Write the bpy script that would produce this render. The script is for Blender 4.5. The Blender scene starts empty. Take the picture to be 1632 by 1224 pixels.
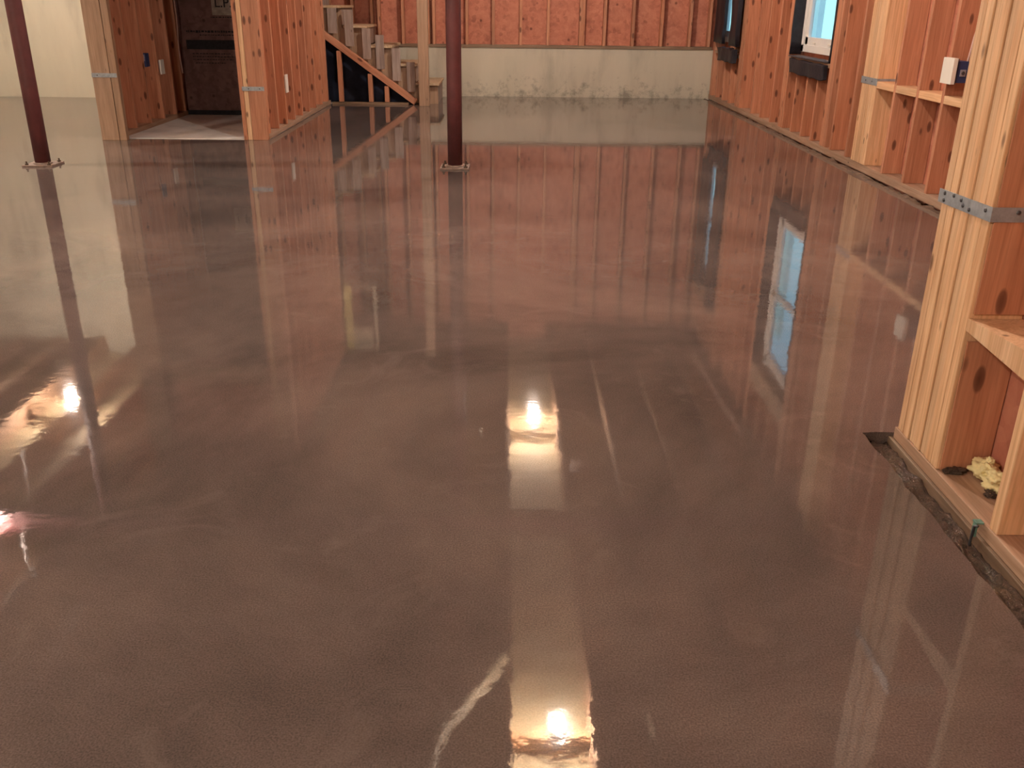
import bpy, bmesh, math, random
from mathutils import Vector, Matrix, noise
random.seed(7)
S = bpy.context.scene
COL = S.collection

# ------------------------------------------------------------------ camera
cam_d = bpy.data.cameras.new('camera')
cam = bpy.data.objects.new('camera', cam_d)
COL.objects.link(cam)
cam_d.sensor_width = 36.0
cam_d.lens = 36.0 * 1445.0 / 1632.0
cam_d.clip_start = 0.05
D_ = Vector((777.0 - 816, 4040.0 - 612, 1445.0)).normalized()      # world down, in camera axes (x right, y down, z forward)
vx = 808.0 - 816
vy = (-(D_.z * 1445.0) - D_.x * vx) / D_.y
Y_ = Vector((vx, vy, 1445.0)).normalized()
X_ = D_.cross(Y_)
U_ = -D_
right = Vector((X_.x, Y_.x, U_.x)); down = Vector((X_.y, Y_.y, U_.y)); fwd = Vector((X_.z, Y_.z, U_.z))
m = Matrix((right, -down, -fwd)).transposed().to_4x4()
m.translation = Vector((0, 0, 1.2))
cam.matrix_world = m
S.camera = cam

# ------------------------------------------------------------------ world, exposure
W = bpy.data.worlds.new('world'); S.world = W; W.use_nodes = True
nt = W.node_tree; nt.nodes.clear()
wo = nt.nodes.new('ShaderNodeOutputWorld'); bg = nt.nodes.new('ShaderNodeBackground')
tc = nt.nodes.new('ShaderNodeTexCoord'); sep = nt.nodes.new('ShaderNodeSeparateXYZ'); cr = nt.nodes.new('ShaderNodeValToRGB')
nt.links.new(tc.outputs['Generated'], sep.inputs[0]); nt.links.new(sep.outputs['Z'], cr.inputs[0])
cr.color_ramp.elements[0].position = 0.0; cr.color_ramp.elements[0].color = (0.40, 0.80, 0.86, 1)
cr.color_ramp.elements[1].position = 0.7; cr.color_ramp.elements[1].color = (0.30, 0.55, 0.95, 1)
nt.links.new(cr.outputs[0], bg.inputs[0]); bg.inputs[1].default_value = 0.58
nt.links.new(bg.outputs[0], wo.inputs[0])
S.view_settings.view_transform = 'Standard'; S.view_settings.look = 'None'
S.view_settings.exposure = 1.35; S.view_settings.gamma = 1.0; S.view_settings.use_curve_mapping = False
BULB = 1180.0

# ------------------------------------------------------------------ materials
def newmat(name):
    mt = bpy.data.materials.new(name); mt.use_nodes = True
    n = mt.node_tree; b = n.nodes['Principled BSDF']
    return mt, n, b
def N(n, t, **kw):
    x = n.nodes.new(t)
    for k, v in kw.items():
        if k in x.inputs: x.inputs[k].default_value = v
        else: setattr(x, k, v)
    return x
def mapping(n, scale, space='Object', rnd=True):
    t = n.nodes.new('ShaderNodeTexCoord'); mp = n.nodes.new('ShaderNodeMapping')
    mp.inputs['Scale'].default_value = scale
    n.links.new(t.outputs[space], mp.inputs['Vector'])
    if rnd:
        oi = n.nodes.new('ShaderNodeObjectInfo'); mu = N(n, 'ShaderNodeVectorMath', operation='SCALE')
        mu.inputs[0].default_value = (37.0, 21.0, 53.0)
        n.links.new(oi.outputs['Random'], mu.inputs['Scale']); n.links.new(mu.outputs[0], mp.inputs['Location'])
    return mp
def ramp(n, stops):
    r = n.nodes.new('ShaderNodeValToRGB'); e = r.color_ramp.elements
    while len(e) < len(stops): e.new(0.5)
    for i, (p, c) in enumerate(stops): e[i].position = p; e[i].color = (*c, 1) if len(c) == 3 else c
    return r
def mix(n, a, b, fac, blend='MIX'):
    x = n.nodes.new('ShaderNodeMix'); x.data_type = 'RGBA'; x.blend_type = blend
    for sock, v in ((x.inputs[6], a), (x.inputs[7], b), (x.inputs[0], fac)):
        if isinstance(v, (tuple, float, int)): sock.default_value = (*v, 1) if isinstance(v, tuple) and len(v) == 3 else v
        else: n.links.new(v, sock)
    return x.outputs[2]
def wood(name, dark, mid, light, knots=0.15, rough=0.62):
    mt, n, b = newmat(name)
    mp = mapping(n, (14, 14, 0.9))
    g = N(n, 'ShaderNodeTexNoise', Scale=1.6, Detail=6.0, Roughness=0.62, Distortion=0.7); n.links.new(mp.outputs[0], g.inputs['Vector'])
    r = ramp(n, [(0.30, dark), (0.5, mid), (0.68, light)]); n.links.new(g.outputs['Fac'], r.inputs[0])
    # fine grain
    mp2 = mapping(n, (90, 90, 3)); g2 = N(n, 'ShaderNodeTexNoise', Scale=1.5, Detail=3.0); n.links.new(mp2.outputs[0], g2.inputs['Vector'])
    r2 = ramp(n, [(0.35, (0.84, 0.80, 0.76)), (0.6, (1, 1, 1))]); n.links.new(g2.outputs['Fac'], r2.inputs[0])
    c = mix(n, r.outputs[0], r2.outputs[0], 1.0, 'MULTIPLY')
    # knots
    mp3 = mapping(n, (12, 12, 4.6)); v = N(n, 'ShaderNodeTexVoronoi', Scale=1.0, Randomness=1.0); n.links.new(mp3.outputs[0], v.inputs['Vector'])
    r3 = ramp(n, [(0.0, (1, 1, 1)), (knots, (0.75, 0.75, 0.75)), (knots + 0.05, (0, 0, 0))]); n.links.new(v.outputs['Distance'], r3.inputs[0])
    c = mix(n, c, (dark[0] * 0.28, dark[1] * 0.22, dark[2] * 0.2), r3.outputs[0])
    # board to board tint
    oi = n.nodes.new('ShaderNodeObjectInfo'); r4 = ramp(n, [(0.0, (0.80, 0.78, 0.78)), (0.5, (1, 1, 1)), (1.0, (0.92, 0.85, 0.80))])
    n.links.new(oi.outputs['Random'], r4.inputs[0]); c = mix(n, c, r4.outputs[0], 1.0, 'MULTIPLY')
    n.links.new(c, b.inputs['Base Color']); b.inputs['Roughness'].default_value = rough
    bp = N(n, 'ShaderNodeBump', Strength=0.15, Distance=0.002); n.links.new(g2.outputs['Fac'], bp.inputs['Height']); n.links.new(bp.outputs[0], b.inputs['Normal'])
    return mt
M = {}
M['stud'] = wood('stud_pine', (0.46, 0.195, 0.105), (0.60, 0.275, 0.155), (0.68, 0.335, 0.20))
M['fresh'] = wood('fresh_pine', (0.66, 0.37, 0.19), (0.83, 0.53, 0.30), (0.90, 0.61, 0.37), knots=0.09)
M['grey'] = wood('weathered_pine', (0.25, 0.19, 0.165), (0.38, 0.30, 0.26), (0.48, 0.40, 0.35), knots=0.06)
M['taupe'] = wood('dusty_pine', (0.34, 0.22, 0.14), (0.44, 0.29, 0.19), (0.50, 0.34, 0.23), knots=0.08)
M['plate'] = wood('dusty_plate', (0.34, 0.22, 0.14), (0.47, 0.31, 0.21), (0.55, 0.39, 0.28), knots=0.05)
M['treated'] = wood('treated_plate', (0.16, 0.10, 0.055), (0.28, 0.185, 0.115), (0.36, 0.26, 0.17), knots=0.03)
M['tread'] = wood('tread_pine', (0.52, 0.38, 0.22), (0.66, 0.50, 0.32), (0.74, 0.58, 0.40), knots=0.05)
def osb(name, a, b_, c_):
    mt, n, b = newmat(name)
    mp = mapping(n, (1, 1, 1), rnd=False)
    v = N(n, 'ShaderNodeTexVoronoi', Scale=22.0); n.links.new(mp.outputs[0], v.inputs['Vector'])
    g = N(n, 'ShaderNodeTexNoise', Scale=5.0, Detail=5.0, Roughness=0.7); n.links.new(mp.outputs[0], g.inputs['Vector'])
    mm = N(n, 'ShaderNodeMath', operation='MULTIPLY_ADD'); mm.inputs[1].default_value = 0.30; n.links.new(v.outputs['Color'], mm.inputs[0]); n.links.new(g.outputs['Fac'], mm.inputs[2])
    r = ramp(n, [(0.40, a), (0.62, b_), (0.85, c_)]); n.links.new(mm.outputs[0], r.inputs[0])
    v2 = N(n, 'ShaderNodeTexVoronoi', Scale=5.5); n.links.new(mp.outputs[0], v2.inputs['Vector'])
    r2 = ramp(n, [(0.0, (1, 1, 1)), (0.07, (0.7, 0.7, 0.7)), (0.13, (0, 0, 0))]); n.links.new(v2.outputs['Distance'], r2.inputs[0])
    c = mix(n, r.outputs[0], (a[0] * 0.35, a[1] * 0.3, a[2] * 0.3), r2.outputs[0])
    n.links.new(c, b.inputs['Base Color']); b.inputs['Roughness'].default_value = 0.75
    return mt
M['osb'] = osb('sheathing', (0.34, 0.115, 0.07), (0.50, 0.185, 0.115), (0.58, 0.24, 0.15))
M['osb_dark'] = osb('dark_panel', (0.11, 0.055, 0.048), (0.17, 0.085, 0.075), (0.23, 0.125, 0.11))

def concrete_wall(name, base, stain):
    mt, n, b = newmat(name)
    mp = mapping(n, (1, 1, 0.25), 'Object', False)
    g = N(n, 'ShaderNodeTexNoise', Scale=2.4, Detail=6.0, Roughness=0.6); n.links.new(mp.outputs[0], g.inputs['Vector'])
    d = tuple(x * 0.72 for x in base); l = tuple(min(1, x * 1.08) for x in base)
    r = ramp(n, [(0.32, d), (0.5, base), (0.7, l)]); n.links.new(g.outputs['Fac'], r.inputs[0])
    mp2 = mapping(n, (1, 1, 1), 'Object', False)
    g2 = N(n, 'ShaderNodeTexNoise', Scale=7.0, Detail=8.0, Roughness=0.75); n.links.new(mp2.outputs[0], g2.inputs['Vector'])
    c = r.outputs[0]
    sx = n.nodes.new('ShaderNodeSeparateXYZ'); n.links.new(mp2.outputs[0], sx.inputs[0])
    if stain:
        h = N(n, 'ShaderNodeMapRange'); h.inputs['From Min'].default_value = 0.0; h.inputs['From Max'].default_value = 0.42
        h.inputs['To Min'].default_value = 0.16; h.inputs['To Max'].default_value = -0.02; n.links.new(sx.outputs['Z'], h.inputs[0])
        ad = N(n, 'ShaderNodeMath', operation='ADD'); n.links.new(g2.outputs['Fac'], ad.inputs[0]); n.links.new(h.outputs[0], ad.inputs[1])
        r2 = ramp(n, [(0.62, (0, 0, 0)), (0.78, (0.8, 0.8, 0.8))]); n.links.new(ad.outputs[0], r2.inputs[0])
    else:
        r2 = ramp(n, [(0.66, (0, 0, 0)), (0.78, (0.6, 0.6, 0.6))]); n.links.new(g2.outputs['Fac'], r2.inputs[0])
    c = mix(n, c, tuple(x * 0.42 for x in base), r2.outputs[0])
    n.links.new(c, b.inputs['Base Color']); b.inputs['Roughness'].default_value = 0.85
    bp = N(n, 'ShaderNodeBump', Strength=0.25, Distance=0.01); n.links.new(g2.outputs['Fac'], bp.inputs['Height']); n.links.new(bp.outputs[0], b.inputs['Normal'])
    return mt
M['conc_ledge'] = concrete_wall('ledge_concrete', (0.56, 0.51, 0.40), True)
M['conc_left'] = concrete_wall('pale_concrete', (0.62, 0.61, 0.49), False)
M['conc_dry'] = concrete_wall('dry_concrete', (0.80, 0.75, 0.70), False)

def floor_mat():
    mt, n, b = newmat('wet_sealed_concrete')
    mp = mapping(n, (1, 1, 1), 'Object', False)
    g = N(n, 'ShaderNodeTexNoise', Scale=0.75, Detail=7.0, Roughness=0.62, Distortion=0.4); n.links.new(mp.outputs[0], g.inputs['Vector'])
    r = ramp(n, [(0.33, (0.078, 0.064, 0.058)), (0.5, (0.138, 0.109, 0.098)), (0.68, (0.205, 0.160, 0.138))]); n.links.new(g.outputs['Fac'], r.inputs[0])
    g2 = N(n, 'ShaderNodeTexNoise', Scale=260.0, Detail=2.0); n.links.new(mp.outputs[0], g2.inputs['Vector'])
    r2 = ramp(n, [(0.32, (0.72, 0.72, 0.72)), (0.68, (1.25, 1.22, 1.2))]); n.links.new(g2.outputs['Fac'], r2.inputs[0])
    c = mix(n, r.outputs[0], r2.outputs[0], 1.0, 'MULTIPLY')
    g3 = N(n, 'ShaderNodeTexNoise', Scale=3.2, Detail=6.0, Roughness=0.7, Distortion=1.0); n.links.new(mp.outputs[0], g3.inputs['Vector'])
    r3 = ramp(n, [(0.56, (0, 0, 0)), (0.75, (0.5, 0.5, 0.5))]); n.links.new(g3.outputs['Fac'], r3.inputs[0])
    c = mix(n, c, (0.215, 0.172, 0.148), r3.outputs[0])
    n.links.new(c, b.inputs['Base Color'])
    rr = N(n, 'ShaderNodeMapRange'); rr.inputs['From Min'].default_value = 0.35; rr.inputs['From Max'].default_value = 0.7
    rr.inputs['To Min'].default_value = 0.018; rr.inputs['To Max'].default_value = 0.045; n.links.new(g.outputs['Fac'], rr.inputs[0]); n.links.new(rr.outputs[0], b.inputs['Roughness'])
    b.inputs['IOR'].default_value = 1.52
    # ripples of the wet coat
    w1 = N(n, 'ShaderNodeTexNoise', Scale=9.0, Detail=2.0); n.links.new(mp.outputs[0], w1.inputs['Vector'])
    w2 = N(n, 'ShaderNodeTexNoise', Scale=42.0, Detail=2.0); n.links.new(mp.outputs[0], w2.inputs['Vector'])
    w3 = N(n, 'ShaderNodeTexNoise', Scale=180.0, Detail=1.0); n.links.new(mp.outputs[0], w3.inputs['Vector'])
    b1 = N(n, 'ShaderNodeBump', Strength=1.0, Distance=0.00025); n.links.new(w1.outputs['Fac'], b1.inputs['Height'])
    b2 = N(n, 'ShaderNodeBump', Strength=1.0, Distance=0.00010); n.links.new(w2.outputs['Fac'], b2.inputs['Height']); n.links.new(b1.outputs[0], b2.inputs['Normal'])
    b3 = N(n, 'ShaderNodeBump', Strength=1.0, Distance=0.000012); n.links.new(w3.outputs['Fac'], b3.inputs['Height']); n.links.new(b2.outputs[0], b3.inputs['Normal'])
    n.links.new(b3.outputs[0], b.inputs['Normal'])
    return mt
M['floor'] = floor_mat()
def simple(name, col, rough=0.5, metal=0.0, var=0.12, scale=14.0, bump=0.0, spec=0.5):
    mt, n, b = newmat(name)
    mp = mapping(n, (1, 1, 1), 'Object', True)
    g = N(n, 'ShaderNodeTexNoise', Scale=scale, Detail=5.0, Roughness=0.65); n.links.new(mp.outputs[0], g.inputs['Vector'])
    r = ramp(n, [(0.3, tuple(x * (1 - var) for x in col)), (0.7, tuple(min(1, x * (1 + var)) for x in col))]); n.links.new(g.outputs['Fac'], r.inputs[0])
    n.links.new(r.outputs[0], b.inputs['Base Color']); b.inputs['Roughness'].default_value = rough; b.inputs['Metallic'].default_value = metal
    b.inputs['Specular IOR Level'].default_value = spec
    if bump:
        bp = N(n, 'ShaderNodeBump', Strength=bump, Distance=0.01); n.links.new(g.outputs['Fac'], bp.inputs['Height']); n.links.new(bp.outputs[0], b.inputs['Normal'])
    return mt
M['primer'] = simple('red_primer_steel', (0.105, 0.026, 0.026), 0.5, 0.0, 0.2, 10)
M['plate_steel'] = simple('dusty_steel_plate', (0.26, 0.18, 0.14), 0.6, 0.2, 0.35, 30)
M['bolt'] = simple('rusty_bolt', (0.12, 0.085, 0.06), 0.5, 0.6, 0.3, 60)
M['galv'] = simple('galvanised_strap', (0.36, 0.39, 0.42), 0.42, 0.35, 0.22, 40)
M['nail'] = simple('nail_steel', (0.12, 0.12, 0.13), 0.4, 0.7, 0.2, 40)
M['black'] = simple('black_membrane', (0.014, 0.013, 0.020), 0.5, 0.0, 0.5, 18, 0.5)
M['blackdust'] = simple('dusty_black_membrane', (0.075, 0.065, 0.07), 0.7, 0.0, 0.5, 25, 0.5)
M['navy'] = simple('void_shade_sheet', (0.014, 0.017, 0.032), 0.6, 0.0, 0.6, 3, 0.4, 0.15)  # near-black navy stands for the shade under the stairs
M['vinyl'] = simple('white_vinyl', (0.80, 0.78, 0.74), 0.4, 0.0, 0.04, 8)
M['white'] = simple('white_plastic', (0.80, 0.76, 0.68), 0.45, 0.0, 0.04, 8)
M['bluebox'] = simple('blue_plastic', (0.028, 0.045, 0.13), 0.45, 0.0, 0.15, 12)
M['grey_plastic'] = simple('grey_plastic', (0.30, 0.28, 0.31), 0.5, 0.0, 0.2, 60)
M['cable'] = simple('pale_cable', (0.62, 0.42, 0.36), 0.5, 0.0, 0.1, 8)
M['foam'] = simple('yellow_foam', (0.82, 0.70, 0.36), 0.7, 0.0, 0.10, 30, 0.4)
M['green'] = simple('green_clip', (0.16, 0.30, 0.24), 0.5, 0.3, 0.3, 50)
M['mud'] = simple('wet_mud', (0.065, 0.040, 0.030), 0.06, 0.0, 0.6, 60, 1.0, 0.9)
M['mudfar'] = simple('damp_rubble', (0.15, 0.10, 0.07), 0.5, 0.0, 0.55, 18, 1.0)
M['ceiling'] = osb('subfloor', (0.42, 0.32, 0.18), (0.60, 0.48, 0.29), (0.70, 0.57, 0.36))
M['porcelain'] = simple('porcelain', (0.75, 0.72, 0.66), 0.3, 0.0, 0.03, 8)
M['duct'] = simple('foil_duct', (0.24, 0.19, 0.12), 0.6, 0.1, 0.3, 25, 0.8)
M['yellow'] = simple('lamplit_yellow_wood', (0.95, 0.78, 0.30), 0.5, 0.0, 0.1, 8)  # lamp glow on the frame is put into this bright yellow
M['paper'] = simple('kraft_paper', (0.60, 0.52, 0.38), 0.7, 0.0, 0.2, 12, 0.3)
M['print'] = simple('black_print_and_shadow', (0.030, 0.028, 0.032), 0.8, 0.0, 0.3, 30, 0, 0.2)  # print ink, also the painted shadow at the panel's foot
M['palepaper'] = simple('pale_paper', (0.36, 0.30, 0.25), 0.8, 0.0, 0.3, 20)
M['sky_tint'] = simple('pale_sky_tint_panel', (0.92, 0.88, 0.76), 0.8, 0.0, 0.08, 2)  # for the added panel that tints the window view
M['snow'] = simple('pale_ground', (0.5, 0.6, 0.62), 0.9, 0.0, 0.1, 2)
mt, n, b = newmat('bulb_glow'); b.inputs['Base Color'].default_value = (1, 1, 1, 1)
b.inputs['Emission Color'].default_value = (1.0, 0.85, 0.735, 1); b.inputs['Emission Strength'].default_value = BULB; M['bulb'] = mt
mt, n, b = newmat('window_glass'); b.inputs['Transmission Weight'].default_value = 1.0; b.inputs['Roughness'].default_value = 0.0
b.inputs['IOR'].default_value = 1.02; b.inputs['Base Color'].default_value = (0.93, 1.0, 1.0, 1); M['glass'] = mt

# ------------------------------------------------------------------ builders
def link(name, me, mat, parent=None):
    o = bpy.data.objects.new(name, me); COL.objects.link(o)
    if mat is not None and not me.materials: me.materials.append(mat)
    if parent: o.parent = parent
    return o
def tag(o, label=None, cat=None, group=None, kind=None):
    if label: o['label'] = label
    if cat: o['category'] = cat
    if group: o['group'] = group
    if kind: o['kind'] = kind
    return o
def empty(name, loc=(0, 0, 0)):
    o = bpy.data.objects.new(name, None); COL.objects.link(o); o.location = loc; o.empty_display_size = 0.1
    return o
def bm_box(bm, x0, x1, y0, y1, z0, z1, bev=0.0):
    r = bmesh.ops.create_cube(bm, size=1.0)
    vs = r['verts']
    for v in vs:
        v.co = Vector((x0 + (v.co.x + .5) * (x1 - x0), y0 + (v.co.y + .5) * (y1 - y0), z0 + (v.co.z + .5) * (z1 - z0)))
    if bev:
        es = list({e for v in vs for e in v.link_edges})
        bmesh.ops.bevel(bm, geom=es, offset=bev, segments=2, affect='EDGES', profile=0.6)
def to_mesh(bm, name, smooth=False):
    me = bpy.data.meshes.new(name); bm.normal_update(); bm.to_mesh(me); bm.free()
    if smooth:
        for p in me.polygons: p.use_smooth = True
    return me
def box(name, x0, x1, y0, y1, z0, z1, mat, parent=None, bev=0.0):
    """axis aligned box; a top-level one keeps its origin at its own base centre"""
    c = Vector(((x0 + x1) / 2, (y0 + y1) / 2, z0)) if parent is None else Vector((0, 0, 0))
    off = parent.location if parent is not None else Vector((0, 0, 0))
    bm = bmesh.new(); s = c if parent is None else off
    bm_box(bm, x0 - s.x, x1 - s.x, y0 - s.y, y1 - s.y, z0 - s.z, z1 - s.z, bev)
    o = link(name, to_mesh(bm, name), mat, parent)
    if parent is None: o.location = c
    return o
def struct(name, x0, x1, y0, y1, z0, z1, mat):
    bm = bmesh.new(); bm_box(bm, x0, x1, y0, y1, z0, z1)
    o = link(name, to_mesh(bm, name), mat); o['kind'] = 'structure'; return o
_cache = {}
def board(name, p0, p1, side, w, t, mat, parent=None, bev=0.003):
    """a sawn board from p0 to p1 (centre line); w is measured along side, t across it"""
    p0, p1 = Vector(p0), Vector(p1); L = (p1 - p0).length
    z = (p1 - p0).normalized(); x = Vector(side); x = (x - z * x.dot(z)).normalized(); y = z.cross(x)
    key = (round(w, 4), round(t, 4), round(L, 3), mat.name)
    if key not in _cache:
        bm = bmesh.new(); nseg = max(2, int(L / 0.45))
        bm_box(bm, -w / 2, w / 2, -t / 2, t / 2, 0, L, min(bev, t * 0.2))
        me = to_mesh(bm, name); me.materials.append(mat); _cache[key] = me
    o = bpy.data.objects.new(name, _cache[key]); COL.objects.link(o)
    mw = Matrix((x, y, z)).transposed().to_4x4(); mw.translation = p0
    if parent is not None:
        o.parent = parent; mw.translation = p0 - parent.location
    o.matrix_basis = mw
    return o
def tube_mesh(pts, r, seg=8, name='tube', rad=None, closed_ends=True):
    bm = bmesh.new(); pts = [Vector(p) for p in pts]; rings = []
    for i, p in enumerate(pts):
        d = (pts[min(i + 1, len(pts) - 1)] - pts[max(i - 1, 0)]).normalized()
        a = d.orthogonal().normalized() if not rings else (pa - d * pa.dot(d)).normalized()
        pa = a; bb = d.cross(a); rr = rad[i] if rad else r
        rings.append([bm.verts.new(p + (a * math.cos(k * 2 * math.pi / seg) + bb * math.sin(k * 2 * math.pi / seg)) * rr) for k in range(seg)])
    for i in range(len(rings) - 1):
        for k in range(seg): bm.faces.new((rings[i][k], rings[i][(k + 1) % seg], rings[i + 1][(k + 1) % seg], rings[i + 1][k]))
    if closed_ends: bm.faces.new(rings[0][::-1]); bm.faces.new(rings[-1])
    return to_mesh(bm, name, True)
def lathe(prof, seg=24, name='lathe', smooth=True):
    bm = bmesh.new(); rings = []
    for r, z in prof:
        rings.append([bm.verts.new((r * math.cos(k * 2 * math.pi / seg), r * math.sin(k * 2 * math.pi / seg), z)) for k in range(seg)])
    for i in range(len(rings) - 1):
        for k in range(seg): bm.faces.new((rings[i][k], rings[i][(k + 1) % seg], rings[i + 1][(k + 1) % seg], rings[i + 1][k]))
    bm.faces.new(rings[0][::-1]); bm.faces.new(rings[-1])
    me = to_mesh(bm, name, smooth); return me
def lumpy_sheet(name, x0, x1, y0, y1, z0, z1, amp, freq, mat, parent=None, cuts=14, seed=0, taper=0):
    """a draped or crumpled slab: dense box pushed about by noise"""
    c = Vector(((x0 + x1) / 2, (y0 + y1) / 2, (z0 + z1) / 2))
    bm = bmesh.new(); bmesh.ops.create_cube(bm, size=1.0)
    bmesh.ops.subdivide_edges(bm, edges=bm.edges[:], cuts=cuts, use_grid_fill=True)
    for v in bm.verts:
        p = v.co.copy()
        k = 1.0
        if taper: k = 1 - taper * max(0, -p.z)  # narrower to the bottom
        q = Vector((p.x * (x1 - x0), p.y * (y1 - y0) * k, p.z * (z1 - z0)))
        nn = noise.noise_vector((q + c) * freq + Vector((seed, seed * 2, 0)))
        v.co = q + Vector((nn.x, nn.y, nn.z)) * amp
    o = link(name, to_mesh(bm, name, True), mat, parent)
    o.location = c if parent is None else c - parent.location
    return o

ORD = ['first', 'second', 'third', 'fourth', 'fifth', 'sixth', 'seventh', 'eighth', 'ninth', 'tenth', 'eleventh', 'twelfth',
       'thirteenth', 'fourteenth', 'fifteenth', 'sixteenth', 'seventeenth', 'eighteenth', 'nineteenth', 'twentieth']
def onum(i): return ORD[i] if i < len(ORD) else 'far'

CZ = 3.30       # underside of the joists
TZ = 3.55       # underside of the subfloor
RX = 2.78       # stud faces of the far right wall
BY = 13.05      # face of the back wall
NX = 1.19       # stud faces of the near right wall

# ------------------------------------------------------------------ floor
def slab(name, outline, top, thick, mat, jitter=None):
    bm = bmesh.new(); vs = [bm.verts.new((x, y, top)) for x, y in outline]
    f = bm.faces.new(vs)
    r = bmesh.ops.extrude_face_region(bm, geom=[f])
    bmesh.ops.translate(bm, vec=(0, 0, -thick), verts=[g for g in r['geom'] if isinstance(g, bmesh.types.BMVert)])
    bmesh.ops.recalc_face_normals(bm, faces=bm.faces[:])
    bmesh.ops.triangulate(bm, faces=bm.faces[:])
    o = link(name, to_mesh(bm, name), mat); o['kind'] = 'structure'; return o
ol = [(-8, -3.5), (1.092, -3.5)]
y = -1.0
while y < 2.47:
    ol.append((1.094 + random.uniform(-0.006, 0.006), y)); y += 0.045
ol += [(1.094, 2.485), (1.14, 2.492), (1.20, 2.49), (1.40, 2.50), (2.70, 2.50)]
y = 2.6
while y < 12.95:
    ol.append((2.715 + random.uniform(-0.012, 0.010), y)); y += 0.12
ol += [(2.72, 12.99), (2.0, 13.0), (0.5, 12.99), (-0.7, 13.0), (-0.7, 12.9), (-2.25, 12.9), (-2.25, 11.85), (-2.19, 8.6), (-3.53, 8.6), (-3.68, 8.6), (-3.70, 12.3), (-8, 12.3)]
slab('floor', ol, 0.0, 0.12, M['floor'])
slab('floor', [(-3.70, 8.62), (-2.19, 8.62), (-2.19, 13.0), (-3.70, 13.0)], 0.006, 0.10, M['conc_dry'])
struct('floor', -8.2, 3.2, -3.6, 13.6, -0.30, -0.125, M['mudfar'])

def rubble(name, x0, x1, y0, y1, zb, amp, nx, ny, mat, freq=22, seed=1):
    bm = bmesh.new(); g = []
    for j in range(ny + 1):
        row = []
        for i in range(nx + 1):
            px = x0 + (x1 - x0) * i / nx; py = y0 + (y1 - y0) * j / ny
            h = noise.noise(Vector((px * freq, py * freq * 0.6, seed))) * amp + noise.noise(Vector((px * freq * 3, py * freq * 2, seed + 5))) * amp * 0.5
            row.append(bm.verts.new((px, py, zb + h)))
        g.append(row)
    for j in range(ny):
        for i in range(nx): bm.faces.new((g[j][i], g[j][i + 1], g[j + 1][i + 1], g[j + 1][i]))
    # skirt for thickness
    r = bmesh.ops.extrude_face_region(bm, geom=bm.faces[:])
    bmesh.ops.translate(bm, vec=(0, 0, -0.05), verts=[q for q in r['geom'] if isinstance(q, bmesh.types.BMVert)])
    bmesh.ops.recalc_face_normals(bm, faces=bm.faces[:])
    return link(name, to_mesh(bm, name, True), mat)
o = rubble('mud_strip', 1.085, 1.176, -1.0, 2.49, -0.034, 0.020, 20, 260, M['mud'])
tag(o, 'wet brown mud in the gap between the floor edge and the near right wall', 'mud', kind='stuff')
o = rubble('rubble_strip', 2.70, 2.778, 2.55, 12.98, -0.006, 0.022, 8, 400, M['mudfar'], 14, 3)
tag(o, 'thin line of damp brown rubble along the foot of the far right stud wall', 'rubble', kind='stuff')

# ------------------------------------------------------------------ room shell
struct('wall_left', -8.15, -3.69, 12.33, 12.50, -0.1, 3.62, M['conc_left'])
struct('wall_west', -8.15, -8.0, -3.5, 12.33, -0.1, 3.62, M['conc_left'])
struct('wall_rear', -8.15, 1.34, -3.65, -3.5, -0.1, 3.62, M['conc_left'])
struct('wall_back', -3.8, 2.95, BY, BY + 0.25, -0.1, 0.626, M['conc_ledge'])
struct('wall_partition', -3.85, -3.69, 12.50, 13.35, -0.1, 3.62, M['conc_left'])
struct('wall_back', -3.7, 3.0, BY + 0.145, BY + 0.165, 0.626, TZ, M['osb'])
# sheathing of the far right wall, with the two window openings left open
W2 = (8.24, 9.46, 0.78, 2.46); W1 = (12.02, 12.84, 0.74, 2.42)
def wall_with_holes(name, x0, x1, y0, y1, z0, z1, holes, mat):
    bm = bmesh.new(); ys = [y0]
    for h in sorted(holes): ys += [h[0], h[1]]
    ys.append(y1)
    hs = sorted(holes)
    for i in range(len(ys) - 1):
        a, b_ = ys[i], ys[i + 1]
        if i % 2 == 0: bm_box(bm, x0, x1, a, b_, z0, z1)
        else:
            h = hs[i // 2]; bm_box(bm, x0, x1, a, b_, z0, h[2]); bm_box(bm, x0, x1, a, b_, h[3], z1)
    o = link(name, to_mesh(bm, name), mat); o['kind'] = 'structure'; return o
wall_with_holes('wall_right', RX + 0.142, RX + 0.16, 2.3, BY + 0.2, -0.1, TZ, [W1, W2], M['osb'])
struct('wall_right', NX + 0.142, NX + 0.158, -3.5, 2.462, -0.1, TZ, M['osb'])
struct('wall_right', NX + 0.142, RX + 0.16, 2.462, 2.478, -0.1, TZ, M['osb'])
struct('wall_partition', -3.69, -3.672, 8.54, 12.33, 0.0, TZ, M['osb'])
struct('wall_partition', -2.347, -2.332, 8.8, 11.80, 0.0, TZ, M['osb'])
struct('wall_partition', -3.70, -2.34, 8.70, 8.715, 2.25, TZ, M['osb'])
struct('ceiling', -8.15, 3.1, -3.6, BY + 0.3, TZ, TZ + 0.02, M['ceiling'])

# ------------------------------------------------------------------ ceiling joists
i = 0
x = 0.05 - 0.58 * 14
while x < 2.75:
    if x > -8:
        y1_ = 12.3 if x < -3.69 else BY + 0.1
        y0_ = -3.45 if x < 1.2 else 2.52
        j = board('ceiling_joist', (x, y0_, CZ + 0.122), (x, y1_, CZ + 0.122), (0, 0, 1), 0.244, 0.038, M['taupe'])
        tag(j, 'wooden joist crossing the ceiling above the wet floor, seen only as a faint reflection', 'joist', 'ceiling joists')
    x += 0.58

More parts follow.
